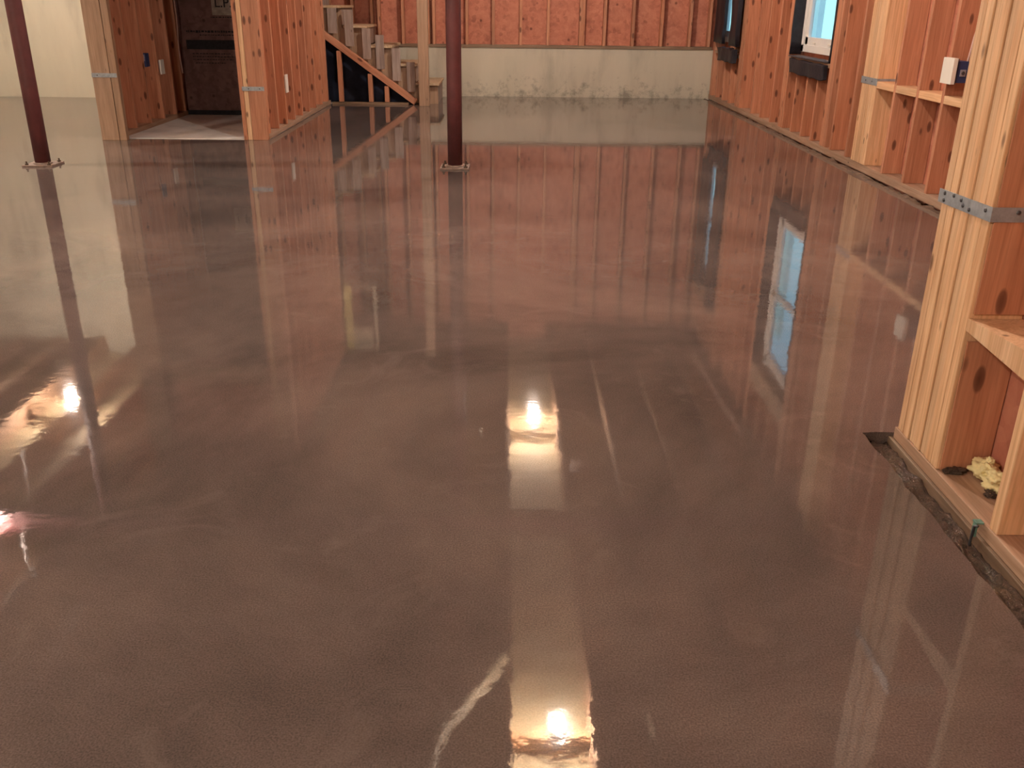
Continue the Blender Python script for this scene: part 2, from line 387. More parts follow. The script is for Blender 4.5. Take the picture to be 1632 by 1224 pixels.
# ------------------------------------------------------------------ studs and plates
def stud(x, y, z0, z1, facing, label, group, mat='stud', w=0.14, t=0.036, name='stud'):
    side = (1, 0, 0) if facing == 'y' else (0, 1, 0)
    o = board(name, (x, y, z0), (x, y, z1), side, w, t, M[mat])
    return tag(o, label, 'stud', group)
XR = RX + 0.07
G1 = 'studs of the far right wall'
# plain studs, nearest to farthest
plain = [5.62, 6.017, 6.397, 6.785, 7.567, 7.948, 9.10 - 0.001, 9.895, 10.30, 10.70]
desc = {5.62: 'reddish wall stud just hidden behind the big near post, beside the cable',
        6.017: 'reddish stud carrying the blue electrical box on the far right wall',
        6.397: 'second thin stud left of the electrical box, under the same blocking rail',
        6.785: 'thin stud just right of the strapped stud post on the far right wall',
        7.567: 'thin stud just left of the strapped stud post on the far right wall',
        7.948: 'thin stud midway between the bright window and the strapped stud post',
        9.895: 'first thin stud left of the bright window',
        10.30: 'second thin stud left of the bright window',
        10.70: 'third thin stud left of the bright window'}
for yy in plain:
    if yy in desc: stud(XR, yy, 0.058, CZ, 'y', desc[yy], G1)
# packs: (y list, label, z0, z1, material)
def pack(ys, lab, z0=0.058, z1=CZ, mat='stud', group=G1):
    for k, yy in enumerate(ys):
        pos = 'nearest' if k == 0 else ('farthest' if k == len(ys) - 1 else onum(k) + ' from near')
        stud(XR, yy, z0, z1, 'y', lab + ', ' + pos + ' ply', group, mat)
pack([7.150 + 0.0375 * k for k in range(8)], 'pale pine stud in the strapped post on the far right wall', mat='fresh')
pack([8.10, 8.1375, 8.175, 8.2125], 'lighter stud right beside the bright window', mat='stud')
pack([9.485, 9.5225, 9.56], 'lighter stud left beside the bright window', mat='stud')
pack([11.28, 11.3175, 11.40, 11.4375, 11.475], 'stud right of the narrow dark window')
pack([12.875, 12.9125, 12.965], 'stud squeezed between the narrow dark window and the back corner')
for yy, lab in ((8.50, 'short cripple stud under the right half of the bright window'), (8.80, 'short cripple stud under the middle of the bright window'),
                (9.13, 'short cripple stud under the left half of the bright window'), (9.43, 'short cripple stud at the left end under the bright window')):
    stud(XR, yy, 0.058, 0.70, 'y', lab, 'cripple studs under the bright window')
for yy, lab in ((11.70, 'unseen stud added behind the broad black membrane to stop daylight'), (11.985, 'stud added at the right jamb of the narrow dark window to stop daylight')):
    stud(XR, yy, 0.058 + 0.60, CZ - 0.85, 'y', lab, None)  # added studs that keep window daylight out of the bay
for yy, lab in ((11.85, 'short cripple stud under the right half of the narrow dark window'), (12.2, 'short cripple stud under the middle of the narrow dark window'),
                (12.6, 'short cripple stud under the left half of the narrow dark window')):
    stud(XR, yy, 0.058, 0.60, 'y', lab, 'cripple studs under the narrow dark window')
for (a, b_, zs, nm) in ((8.236, 9.464, 0.7185, 'bright window'), (11.5, 12.85, 0.6185, 'narrow dark window')):
    o = board('window_sill_plate', (XR, a, zs), (XR, b_, zs), (1, 0, 0), 0.14, 0.036, M['plate'])
    tag(o, 'dusty flat timber sill directly under the ' + nm, 'board')
for (a, b_, z0, z1, nm) in ((8.236, 9.464, 2.49, 2.73, 'bright window'), (11.5, 12.85, 2.45, 2.70, 'narrow dark window')):
    o = board('window_header', (XR, a, (z0 + z1) / 2), (XR, b_, (z0 + z1) / 2), (0, 0, 1), z1 - z0, 0.13, M['taupe'])
    tag(o, 'heavy timber header over the ' + nm + ', seen mirrored in the floor', 'beam')
    for yy in (a + 0.4, a + 0.8): stud(XR, yy, z1, CZ, 'y', 'short stud above the header of the ' + nm, 'short studs above the window headers')
o = board('bottom_plate', (XR, 2.62, 0.029), (XR, BY - 0.02, 0.029), (1, 0, 0), 0.14, 0.056, M['plate'])
tag(o, 'long dusty bottom plate under the far right stud wall', 'board')
# blocking rail between the thin studs
for k, (a, b_) in enumerate(((5.64, 5.998), (6.036, 6.378), (6.416, 6.766), (6.804, 7.13))):
    o = board('blocking', (XR, a, 0.655), (XR, b_, 0.655), (1, 0, 0), 0.14, 0.050, M['fresh'])
    tag(o, 'pale horizontal blocking between thin far right studs, ' + onum(k) + ' from the near end', 'board', 'blocking of the far right wall')

# back wall above the concrete ledge
G2 = 'studs of the back wall above the concrete ledge'
zx = [(-0.53, 1), (-0.18, 1), (0.185, 1), (0.55, 1), (0.98, 2), (1.30, 1), (1.68, 1), (2.06, 1), (2.44, 1), (2.70, 1)]
n_ = 0
for xx, k in zx:
    for q in range(k):
        stud(xx * 1.01 + q * 0.038, BY + 0.07, 0.664, CZ, 'x', 'reddish stud above the concrete ledge, ' + onum(n_) + ' from the left', G2, t=0.037)
        n_ += 1
for k, xx in enumerate((-0.72, -0.95, -1.02, -1.35, -1.66, -1.75, -2.0, -2.3, -2.7, -3.1)):
    stud(xx * 1.03, BY + 0.07, 0.664, CZ, 'x', 'back wall stud above the stairs, ' + onum(k) + ' left of the concrete ledge', 'studs of the back wall above the stairs', t=0.037)
o = board('sill_plate', (-2.88, BY + 0.062, 0.645), (RX - 0.005, BY + 0.062, 0.645), (0, 1, 0), 0.156, 0.037, M['treated'])
tag(o, 'dark brown sill plate lying on top of the back concrete ledge', 'board')

# ------------------------------------------------------------------ near right wall
XN = NX + 0.07
G3 = 'pale studs of the big near post'
pk = [2.2215 + 0.0372 * k for k in range(6)] + [2.4485]
del pk[4]; pk[4:4] = [2.3712]
for k, yy in enumerate(pk):
    dx = (0.0, 0.0, 0.003, -0.001, 0.002, -0.002, 0.0)[k]
    pos = ['nearest, with its broad side showing', 'second from the near side', 'third from the near side', 'middle one', 'third from the far side', 'second from the far side', 'farthest, at the wet floor corner'][k]
    stud(XN + dx, yy, 0.026, CZ, 'y', 'pale pine stud in the big strapped post at right, ' + pos, G3, 'fresh', t=0.0345)
for k, (yy, lab) in enumerate(((1.886, 'pale pine stud right of the big near post, with yellow foam behind it'), (1.50, 'pine stud nearest the camera on the near right wall, cut by the frame edge'),
                               (1.12, 'pine stud of the near right wall beyond the frame edge'))):
    stud(XN, yy, 0.026, CZ, 'y', lab, 'separate studs of the near right wall', 'fresh')
# bottom plates
o = board('bottom_plate', (XN, 0.2, 0.007), (XN, 2.478, 0.007), (1, 0, 0), 0.146, 0.037, M['plate'])
tag(o, 'dusty upper bottom plate under the near right studs', 'board')
o = board('bottom_plate', (XN - 0.006, 0.2, -0.0315), (XN - 0.006, 2.50, -0.0315), (1, 0, 0), 0.152, 0.038, M['treated'])
tag(o, 'greenish brown treated lower plate beside the muddy gap', 'board')
# slanting blocking between post and next stud
bm = bmesh.new()
v = [(-.07, 0.298, -.012), (.07, 0.298, -.012), (.07, 0.298, .020), (-.07, 0.298, .020), (-.07, 0.0, -.030), (.07, 0.0, -.030), (.07, 0.0, .036), (-.07, 0.0, .036)]
vs = [bm.verts.new(q) for q in v]
for f in ((0, 1, 2, 3), (7, 6, 5, 4), (0, 4, 5, 1), (1, 5, 6, 2), (2, 6, 7, 3), (3, 7, 4, 0)): bm.faces.new([vs[q] for q in f])
bmesh.ops.recalc_face_normals(bm, faces=bm.faces[:])
o = link('blocking', to_mesh(bm, 'blocking'), M['fresh']); o.location = (XN, 1.905, 0.443)
tag(o, 'pale pine blocking wedged like a shelf between the big near post and the next stud', 'board')

for z0_, z1_, lb in ((0.476, CZ, 'reddish side board nailed on the big near post above the shelf-like blocking'), (0.028, 0.402, 'reddish side board on the big near post below the shelf-like blocking')):
    o = board('side_board', (NX + 0.074, 2.1995, z0_), (NX + 0.074, 2.1995, z1_), (1, 0, 0), 0.130, 0.005, M['stud']); tag(o, lb, 'board')
# straps
def strap(name, pts, w, label, nails, parent=None):
    """folded galvanised strip following pts (its middle line) with nail heads"""
    bm = bmesh.new(); tt = 0.002
    P = [Vector(p) for p in pts]
    root = empty(name, P[0])
    nrm = []
    for i in range(len(P) - 1):
        d = (P[i + 1] - P[i]).normalized(); nrm.append(d.cross(Vector((0, 0, 1))).normalized())
    rows = []
    for i, p in enumerate(P):
        nn = nrm[0] if i == 0 else (nrm[-1] if i == len(P) - 1 else (nrm[i - 1] + nrm[i]))
        rows.append([bm.verts.new(p - P[0] + nn * k + Vector((0, 0, s * w / 2))) for k, s in ((0, -1), (0, 1), (tt, 1), (tt, -1))])
    for i in range(len(rows) - 1):
        for k in range(4): bm.faces.new((rows[i][k], rows[i][(k + 1) % 4], rows[i + 1][(k + 1) % 4], rows[i + 1][k]))
    bm.faces.new(rows[0][::-1]); bm.faces.new(rows[-1]); bmesh.ops.recalc_face_normals(bm, faces=bm.faces[:])
    link('strap_band', to_mesh(bm, 'strap_band'), M['galv'], root)
    for (i, t, dz) in nails:
        c = P[i].lerp(P[i + 1], t) + nrm[i] * 0.003 - P[0] + Vector((0, 0, dz))
        me = lathe([(0.0055, -0.001), (0.0055, 0.001), (0.003, 0.002)], 10, 'nail_head')
        q = link('nail_head', me, M['nail'], root); q.location = c
        q.rotation_euler = nrm[i].to_track_quat('Z', 'Y').to_euler()
    return tag(root, label, 'metal strap')
# nrm = d x Z : for the near post, going toward the camera (-y) gives -x, facing the room
strap('metal_strap', [(NX - 0.002, 2.482, 0.726), (NX - 0.002, 2.195, 0.733), (NX + 0.14, 2.195, 0.733)], 0.036,
      'grey galvanised strap with nail heads wrapped round the big near post at right', [(0, .12, .01), (0, .12, -.008), (0, .45, 0.008), (0, .5, -.004), (0, .62, -.008), (0, .9, 0.006), (1, .45, .006), (0, .3, .012)])
strap('metal_strap', [(RX - 0.001, 7.45, 0.672), (RX - 0.001, 7.129, 0.672), (RX + 0.14, 7.129, 0.672)], 0.050,
      'small grey galvanised strap round the post of studs on the far right wall', [(0, .3, 0), (0, .7, 0)])
strap('metal_strap', [(-2.385, 8.585, 0.452), (-2.185, 8.585, 0.452)], 0.036, 'grey strap across the left-centre post beside the stairs', [(0, .3, 0), (0, .8, 0)])
strap('metal_strap', [(-3.672, 8.478, 0.563), (-3.508, 8.478, 0.563), (-3.45, 8.478, 0.563)], 0.036, 'dull grey strap across the leftmost dusty post', [(0, .3, 0)])

# muddy corner end, foam, clip, cable
def blob(name, centre, rads, mat, seed=0, amp=0.35, parent=None, freq=2.2):
    bm = bmesh.new(); bmesh.ops.create_icosphere(bm, subdivisions=4, radius=1.0)
    for v in bm.verts:
        k = 1 + amp * noise.noise(v.co * freq + Vector((seed, 0, 0))) + amp * .4 * noise.noise(v.co * freq * 2.7 + Vector((seed, 3, 0)))
        v.co = Vector((v.co.x * rads[0], v.co.y * rads[1], v.co.z * rads[2])) * k
    o = link(name, to_mesh(bm, name, True), mat, parent)
    o.location = Vector(centre) - (parent.location if parent else Vector())
    return o
r = empty('spray_foam', (1.285, 2.13, 0.026))
for q, (dy, dz, rr) in enumerate(((0.02, 0.022, 0.040), (-0.045, 0.012, 0.036), (-0.015, 0.040, 0.024), (-0.07, 0.045, 0.026), (-0.035, 0.075, 0.012))):
    blob('foam_lobe', (1.292 - 0.006 * q, 2.125 + dy, 0.038 + dz), (rr * .8, rr, rr * .62), M['foam'], q * 3.1, 0.5, r)
tag(r, 'lumpy pale yellow spray foam at the back of the bay beside the big near post', 'foam')
o = blob('dirt_clump', (1.268, 2.055, 0.034), (0.012, 0.016, 0.010), M['mud'], 9, 0.6)
tag(o, 'small dark dirt clump lying on the plate in front of the yellow foam', 'dirt')
o = blob('dirt_clump', (1.235, 2.185, 0.032), (0.030, 0.014, 0.010), M['mud'], 19, 0.6)
tag(o, 'dark dirt heap on the plate against the big near post', 'dirt')
r = empty('anchor_clip', (1.17, 1.925, -0.02))
bm = bmesh.new(); bm_box(bm, -0.004, 0.001, -0.009, 0.009, 0.010, 0.050, 0.0015)
bm_box(bm, -0.006, 0.014, -0.010, 0.010, 0.0465, 0.051, 0.001)
q = link('clip_plate', to_mesh(bm, 'clip_plate'), M['green'], r)
me = tube_mesh([(-0.007, -0.004, -0.03), (-0.008, -0.005, 0.0), (-0.007, -0.006, 0.040), (-0.004, -0.016, 0.046)], 0.0035, 8, 'clip_rod'); link('clip_rod', me, M['nail'], r)
tag(r, 'small green metal anchor clip on the plate edge below the near stud', 'clip')

# ------------------------------------------------------------------ electrical boxes
r = empty('electrical_box', (2.75, 5.91, 0.75))
box('box_body', 2.755, 2.83, 5.838, 5.985, 0.768, 0.894, M['bluebox'], r, 0.003)
q = box('cover_plate', 2.722, 2.748, 5.828, 5.975, 0.760, 0.912, M['white'], r, 0.002)
q2 = box('gasket', 2.748, 2.756, 5.835, 5.975, 0.762, 0.908, M['black'], r, 0.001)
box('knockout', 2.775, 2.810, 5.833, 5.840, 0.806, 0.846, M['grey_plastic'], r, 0.002)
me = lathe([(0.011, -0.001), (0.011, 0.001), (0.007, 0.0015), (0.004, 0.0)], 14, 'knockout_hole'); q = link('knockout_hole', me, M['nail'], r)
q.location = Vector((2.7925, 5.832, 0.826)) - r.location; q.rotation_euler = (math.pi / 2, 0, 0)
tag(r, 'blue electrical box with a blank white cover beside the big near post', 'electrical box')
pts = [(2.82, 5.86, 0.893), (2.822, 5.85, 0.96), (2.828, 5.84, 1.06), (2.834, 5.78, 1.14), (2.842, 5.76, 1.3), (2.84, 5.74, 1.6), (2.84, 5.72, 2.2), (2.84, 5.70, 3.29)]
def smooth_pts(pts, k=6):
    out = []
    P = [Vector(p) for p in pts]
    for i in range(len(P) - 1):
        p0 = P[max(i - 1, 0)]; p1 = P[i]; p2 = P[i + 1]; p3 = P[min(i + 2, len(P) - 1)]
        for j in range(k):
            t = j / k
            out.append(0.5 * ((2 * p1) + (p2 - p0) * t + (2 * p0 - 5 * p1 + 4 * p2 - p3) * t * t + (3 * p1 - p0 - 3 * p2 + p3) * t ** 3))
    out.append(P[-1]); return out
def world_cable(name, pts, r, mat, label, cat='cable', k=6, grp=None):
    o = link(name, tube_mesh(smooth_pts(pts, k), r, 8, name), mat)
    return tag(o, label, cat, grp)
world_cable('electrical_cable', pts, 0.007, M['cable'], 'pale pink cable rising from the blue electrical box along the big near post')

# ------------------------------------------------------------------ windows
def window(num, y0, y1, z0, z1, label, fw=0.075, sw=0.075):
    r = empty('window_%d' % num, (RX + 0.12, (y0 + y1) / 2, z0)); r['kind'] = 'structure'; r['label'] = label
    xa, xb = RX + 0.095, RX + 0.150
    bm = bmesh.new()
    bm_ = lambda *a: bm_box(bm, *a, 0.003)
    ox = r.location
    def B(x0, x1, ya, yb, za, zb): bm_box(bm, x0 - ox.x, x1 - ox.x, ya - ox.y, yb - ox.y, za - ox.z, zb - ox.z, 0.003)
    B(xa, xb, y0, y0 + fw, z0, z1); B(xa, xb, y1 - fw, y1, z0, z1)
    B(xa, xb, y0, y1, z0, z0 + 0.065); B(xa, xb, y0, y1, z1 - 0.065, z1)
    link('window_frame', to_mesh(bm, 'window_frame'), M['vinyl'], r)
    bm = bmesh.new()
    zm = z0 + (z1 - z0) * 0.52
    B(xa + 0.012, xb - 0.008, y0 + fw, y0 + fw + sw, z0 + 0.065, z1 - 0.065); B(xa + 0.012, xb - 0.008, y1 - fw - sw, y1 - fw, z0 + 0.065, z1 - 0.065)
    B(xa + 0.012, xb - 0.008, y0 + fw, y1 - fw, z0 + 0.065, z0 + 0.135); B(xa + 0.012, xb - 0.008, y0 + fw, y1 - fw, zm - 0.03, zm + 0.03)
    B(xa + 0.012, xb - 0.008, y0 + fw, y1 - fw, z1 - 0.125, z1 - 0.065)
    link('window_sash', to_mesh(bm, 'window_sash'), M['vinyl'], r)
    bm = bmesh.new()
    B(xa + 0.032, xa + 0.036, y0 + fw + sw - .005, y1 - fw - sw + .005, z0 + 0.13, z1 - 0.12)
    link('glass_pane', to_mesh(bm, 'glass_pane'), M['glass'], r)
    return r
r = window(1, 8.26, 9.43, 0.785, 2.45, 'tall white framed window with bright blue daylight, black lining around it')
for yy in (8.62, 9.05):
    box('sash_lock', RX + 0.092, RX + 0.100, yy - 0.03, yy + 0.03, 0.865, 0.88, M['white'], r, 0.002)
window(2, 12.05, 12.82, 0.745, 2.41, 'narrow window sliver deep between black membranes near the back corner', 0.02, 0.02)
# black membranes round the openings
def drape(x0, x1, y0, y1, z0, z1, label, seed, amp=0.012, freq=9, mat='black', taper=0):
    o = lumpy_sheet('black_membrane', x0, x1, y0, y1, z0, z1, amp, freq, M[mat], None, 14, seed, taper)
    return tag(o, label, 'membrane', 'black membranes around the right wall windows')
drape(RX - 0.008, RX + 0.10, 9.435, 9.458, 0.76, 2.47, 'black membrane lining the left jamb of the bright window', 1, 0.008)
drape(RX - 0.010, RX + 0.10, 8.236, 8.250, 0.74, 2.47, 'thin black membrane edge down the right side of the bright window', 2, 0.006)
drape(RX - 0.035, RX - 0.003, 8.27, 9.30, 0.60, 0.725, 'dusty topped black membrane flap hanging under the bright window', 3, 0.020, 6)
drape(RX - 0.028, RX + 0.082, 8.29, 9.40, 0.742, 0.752, 'grey dust covered membrane lying on the sill of the bright window', 4, 0.005, 9, 'blackdust')
drape(RX - 0.045, RX - 0.012, 12.30, 12.80, 0.74, 2.5, 'black membrane hanging in a rounded fold left of the narrow dark window', 5, 0.022, 5)
drape(RX - 0.075, RX - 0.022, 11.45, 11.80, 0.735, 2.6, 'broad black membrane covering the right side of the narrow dark window', 6, 0.014, 5)
drape(RX - 0.075, RX - 0.03, 11.48, 12.36, 0.55, 0.70, 'bunched black membrane below the narrow dark window', 7, 0.030, 6)

# outside the windows
struct('trim_sky_tint', 5.5, 5.6, 17.25, 21.5, -0.3, 5.0, M['sky_tint'])  # added panel, dims the sky in the far half of the bright window
struct('ground_outside', 2.95, 16, 3.0, 30.0, -0.20, -0.15, M['snow'])

# ------------------------------------------------------------------ steel posts
def steel_post(x, y, label):
    r = empty('steel_post', (x, y, 0))
    me = lathe([(0.057, 0.015), (0.057, 0.6), (0.057, 1.8), (0.057, CZ - 0.20)], 32, 'post_shaft'); link('post_shaft', me, M['primer'], r)
    bm = bmesh.new(); bm_box(bm, -0.112, 0.112, -0.112, 0.112, 0.0, 0.013, 0.002); link('base_plate', to_mesh(bm, 'base_plate'), M['plate_steel'], r)
    bm = bmesh.new(); bm_box(bm, -0.09, 0.09, -0.11, 0.11, CZ - 0.20, CZ - 0.19, 0.002); link('cap_plate', to_mesh(bm, 'cap_plate'), M['primer'], r)
    me = lathe([(0.070, 0.013), (0.066, 0.018), (0.057, 0.024)], 32, 'weld_bead'); link('weld_bead', me, M['plate_steel'], r)
    bme = lathe([(0.0, 0.0), (0.014, 0.0), (0.014, 0.010), (0.007, 0.010), (0.007, 0.026), (0.0, 0.027)], 6, 'anchor_bolt', False); bme.materials.append(M['bolt'])
    for sx in (-1, 1):
        for sy in (-1, 1):
            q = bpy.data.objects.new('anchor_bolt', bme); COL.objects.link(q); q.parent = r; q.location = (sx * 0.085, sy * 0.085, 0.013)
    return tag(r, label, 'post')
steel_post(-0.395, 7.20, 'dark red round steel post in the middle of the room, left of the concrete ledge')
steel_post(-3.575, 7.14, 'dark red round steel post in front of the pale concrete wall at far left')
bm = bmesh.new()
bm_box(bm, -5.7, 4.7, -0.07, 0.07, -0.19, -0.178); bm_box(bm, -5.7, 4.7, -0.07, 0.07, -0.012, 0.0); bm_box(bm, -5.7, 4.7, -0.006, 0.006, -0.178, -0.012)
o = link('steel_beam', to_mesh(bm, 'steel_beam'), M['primer']); o.location = (-1.95, 7.17, CZ - 0.001); tag(o, 'dark red steel beam carried by the two round posts, under the joists', 'beam')

# ------------------------------------------------------------------ left partitions
# leftmost partition end
stud(-3.592, 8.50, 0.0, CZ, 'y', 'broad dusty stud face at the end of the leftmost partition, below the dull strap', 'end post of the leftmost partition', 'taupe', w=0.158)
stud(-3.478, 8.515, 0.0, CZ, 'y', 'narrow light stud edge right of the broad dusty face on the leftmost partition', 'end post of the leftmost partition', 'taupe', w=0.060, t=0.060)
GA = 'studs along the leftmost partition'
for k, yy in enumerate((8.60, 8.64, 8.98, 9.36, 9.74, 10.12, 10.42)):
    stud(-3.60, yy, 0.05, CZ, 'y', 'orange stud on the left side of the dark alcove, ' + onum(k) + ' from the room side', GA, 'stud')
o = board('bottom_plate', (-3.60, 8.56, 0.028), (-3.60, 10.46, 0.028), (1, 0, 0), 0.14, 0.044, M['plate']); tag(o, 'brown bottom plate along the left side of the alcove', 'board')
# left-centre partition end
stud(-2.258, 8.605, 0.0, CZ, 'y', 'broad knotty pine stud face of the left-centre post beside the stairs', 'end post of the left-centre partition', 'stud', w=0.142)
stud(-2.354, 8.615, 0.0, CZ, 'y', 'pine stud edge in the left-centre post, between the broad face and the thin strip', 'end post of the left-centre partition', 'fresh', w=0.042, t=0.036)
stud(-2.396, 8.61, 0.0, CZ, 'y', 'thin pinkish strip at the alcove side of the left-centre post', 'end post of the left-centre partition', 'stud', w=0.036, t=0.028)
GB = 'studs along the stair side partition'
for k, yy in enumerate((8.66, 8.70, 9.05, 9.41, 9.78, 10.15, 10.53, 10.90, 11.28, 11.60, 11.68)):
    stud(-2.26, yy, 0.05, CZ, 'y', 'orange knotty stud in the partition left of the stairs, ' + onum(k) + ' from the room side', GB, 'stud')
o = board('bottom_plate', (-2.26, 8.63, 0.026), (-2.26, 11.80, 0.026), (1, 0, 0), 0.15, 0.044, M['plate']); tag(o, 'brown bottom plate of the partition left of the stairs', 'board')
# header of the alcove opening
o = board('door_header', (-3.50, 8.64, 2.34), (-2.42, 8.64, 2.34), (0, 0, 1), 0.18, 0.10, M['taupe']); tag(o, 'timber header over the alcove opening, seen mirrored in the floor', 'beam')
# electrical boxes on the partitions
r = empty('wall_outlet', (-2.19, 9.45, 0.36))
box('cover_plate', -2.186, -2.172, 9.40, 9.50, 0.345, 0.515, M['white'], r, 0.003)
box('box_body', -2.30, -2.187, 9.432, 9.50, 0.355, 0.505, M['bluebox'], r, 0.002)
tag(r, 'white outlet cover on the orange partition left of the stairs', 'outlet')
r = empty('electrical_box', (-3.54, 9.40, 0.58))
box('box_body', -3.60, -3.515, 9.382, 9.48, 0.575, 0.700, M['bluebox'], r, 0.003)
box('cable_clamp', -3.55, -3.522, 9.376, 9.383, 0.63, 0.69, M['grey_plastic'], r, 0.001)
tag(r, 'small dark blue electrical box on the left wall of the alcove', 'electrical box')
r = empty('wall_outlet', (-3.53, 9.78, 0.47))
box('cover_plate', -3.526, -3.510, 9.76, 9.86, 0.48, 0.62, M['white'], r, 0.003)
box('box_body', -3.60, -3.527, 9.77, 9.85, 0.49, 0.61, M['grey_plastic'], r, 0.002)
tag(r, 'pale outlet cover on the left wall of the dark alcove', 'outlet')
world_cable('electrical_cable', [(-3.50, 10.36, 3.2), (-3.495, 10.36, 2.2), (-3.50, 10.36, 1.4), (-3.495, 10.36, 1.0), (-3.51, 10.36, 0.70), (-3.50, 10.36, 0.45)], 0.008, M['cable'],
            'pale cable hanging in the back left corner of the dark alcove')
# dark panel at the back of the alcove
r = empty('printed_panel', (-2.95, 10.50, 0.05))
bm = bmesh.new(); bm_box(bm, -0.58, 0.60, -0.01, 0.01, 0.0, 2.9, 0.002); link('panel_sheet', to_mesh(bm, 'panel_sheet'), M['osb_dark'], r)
bm = bmesh.new(); bm_box(bm, -0.515, 0.10, -0.0135, -0.010, 0.640, 0.735); link('black_band', to_mesh(bm, 'black_band'), M['print'], r)
bm = bmesh.new(); bm_box(bm, -0.20, 0.16, -0.0130, -0.010, 0.985, 1.25); q = link('pale_label', to_mesh(bm, 'pale_label'), M['palepaper'], r)
bm = bmesh.new()
rr = random.Random(4)
for (zr, x0, x1, hh) in ((0.82, -0.50, 0.10, 0.022), (0.785, -0.36, 0.12, 0.010), (0.595, -0.46, -0.05, 0.010), (0.565, -0.46, 0.0, 0.008), (0.535, -0.46, -0.02, 0.008), (0.50, -0.44, -0.10, 0.008), (0.965, -0.22, 0.10, 0.010)):
    xx = x0
    while xx < x1:
        ww = rr.uniform(0.008, 0.03); bm_box(bm, xx, min(xx + ww, x1), -0.0132, -0.010, zr - hh * rr.uniform(0.3, 0.6), zr + hh * rr.uniform(0.4, 0.6)); xx += ww + rr.uniform(0.006, 0.014)
link('faded_print', to_mesh(bm, 'faded_print'), M['print'], r)
def lettering(text, loc, size, mat, parent, name='lettering'):
    cu = bpy.data.curves.new(name, 'FONT'); cu.body = text; cu.size = size; cu.extrude = 0.0008; cu.offset = 0.001
    cu.materials.append(mat)
    tmp = bpy.data.objects.new(name + '_source', cu); COL.objects.link(tmp)
    me = bpy.data.meshes.new_from_object(tmp.evaluated_get(bpy.context.evaluated_depsgraph_get()))
    bpy.data.objects.remove(tmp); bpy.data.curves.remove(cu)
    ob = bpy.data.objects.new(name, me); COL.objects.link(ob); ob.parent = parent; ob.location = loc; ob.rotation_euler = (math.pi / 2, 0, 0)
    return ob
lettering('L.P.X', (-0.17, -0.0145, 1.065), 0.13, M['print'], r)
box('base_shadow_strip', -3.53, -2.36, 10.475, 10.489, 0.008, 0.055, M['print'], r)  # dark strip paints the shadow along the panel's foot
tag(r, 'dark reddish panel with a black band and faded print at the back of the alcove', 'panel')

# ------------------------------------------------------------------ stairs
FY = 11.85
r = empty('staircase', (-1.6, 12.3, 0)); O = r.location
P_ = lambda x, y, z: Vector((x, y, z)) - O
noses = [(-0.84, 0.253), (-1.115, 0.477), (-1.405, 0.688), (-1.707, 0.914), (-2.0, 1.137), (-2.29, 1.36), (-2.58, 1.583), (-2.87, 1.806), (-3.16, 2.03)]
def stringer(y0, y1, mat):
    prof = []
    for i, (nx, nz) in enumerate(noses):
        prof.append((nx - 0.02, nz - 0.03 - (0.223 if i else 0.253) + (0.0 if i else 0.03)))
        prof.append((nx - 0.02, nz - 0.03))
    prof.append((noses[-1][0] - 0.28, noses[-1][1] - 0.03)); prof.append((noses[-1][0] - 0.28, noses[-1][1] - 0.36))
    prof.append((-1.16, 0.02)); prof.append((-1.0, 0.0))
    bm = bmesh.new(); vs = [bm.verts.new(P_(x, y0, z)) for x, z in prof]; f = bm.faces.new(vs)
    e = bmesh.ops.extrude_face_region(bm, geom=[f]); bmesh.ops.translate(bm, vec=(0, y1 - y0, 0), verts=[g for g in e['geom'] if isinstance(g, bmesh.types.BMVert)])
    bmesh.ops.recalc_face_normals(bm, faces=bm.faces[:]); bmesh.ops.triangulate(bm, faces=[f for f in bm.faces if len(f.verts) > 4])
    return link('stringer', to_mesh(bm, 'stringer'), mat, r)
stringer(FY + 0.085, FY + 0.12, M['taupe']); stringer(12.78, 12.82, M['taupe'])
for i, (nx, nz) in enumerate(noses):
    bm = bmesh.new(); a = P_(nx - 0.29, FY + 0.030, nz - 0.028); c = P_(nx, 12.83, nz)
    bm_box(bm, a.x, c.x, a.y, c.y, a.z, c.z, 0.004); link('tread', to_mesh(bm, 'tread'), M['tread'], r)
    bm = bmesh.new(); a = P_(nx - 0.045, FY + 0.10, nz - 0.223 + (0.0 if i else -0.028)); c = P_(nx - 0.022, 12.78, nz - 0.029)
    bm_box(bm, a.x, c.x, a.y, c.y, a.z, c.z); link('riser', to_mesh(bm, 'riser'), M['grey'], r)
tag(r, 'rough timber staircase rising to the left behind the middle post', 'staircase')
# sloping plate and framing in front of the stair
o = board('sloping_plate', (-1.13, FY - 0.02, 0.030), (-2.26, FY - 0.02, 0.838), (0, 1, 0), 0.09, 0.072, M['stud']); tag(o, 'pinkish sloping plate along the underside of the stairs', 'board')
def plate_z(x): return 0.030 + (-1.13 - x) * (0.808 / 1.13)
for xx, lab in ((-2.055, 'stud left in the dark opening under the stairs'), (-1.685, 'middle stud in the dark opening under the stairs'), (-1.485, 'stud right in the dark opening under the stairs')):
    stud(xx, FY - 0.015, 0.03, plate_z(xx) - 0.065, 'y', lab, 'studs in the dark opening under the stairs', 'stud', w=0.052, t=0.08)
o = board('bottom_plate', (-2.17, FY - 0.015, 0.010), (-1.22, FY - 0.015, 0.010), (0, 1, 0), 0.09, 0.028, M['treated']); tag(o, 'grey brown bottom plate under the stair opening', 'board')
slabs = [(-2.31, 0.115, 1.108), (-2.12, 0.11, 1.108), (-1.92, 0.105, 1.09), (-1.715, 0.10, 0.884), (-1.555, 0.10, 0.81), (-1.36, 0.105, 0.66), (-1.185, 0.10, 0.50)]
slab_lab = ['leftmost', 'second from left', 'third from left', 'middle', 'third from right', 'second from right', 'rightmost, beside the newel']
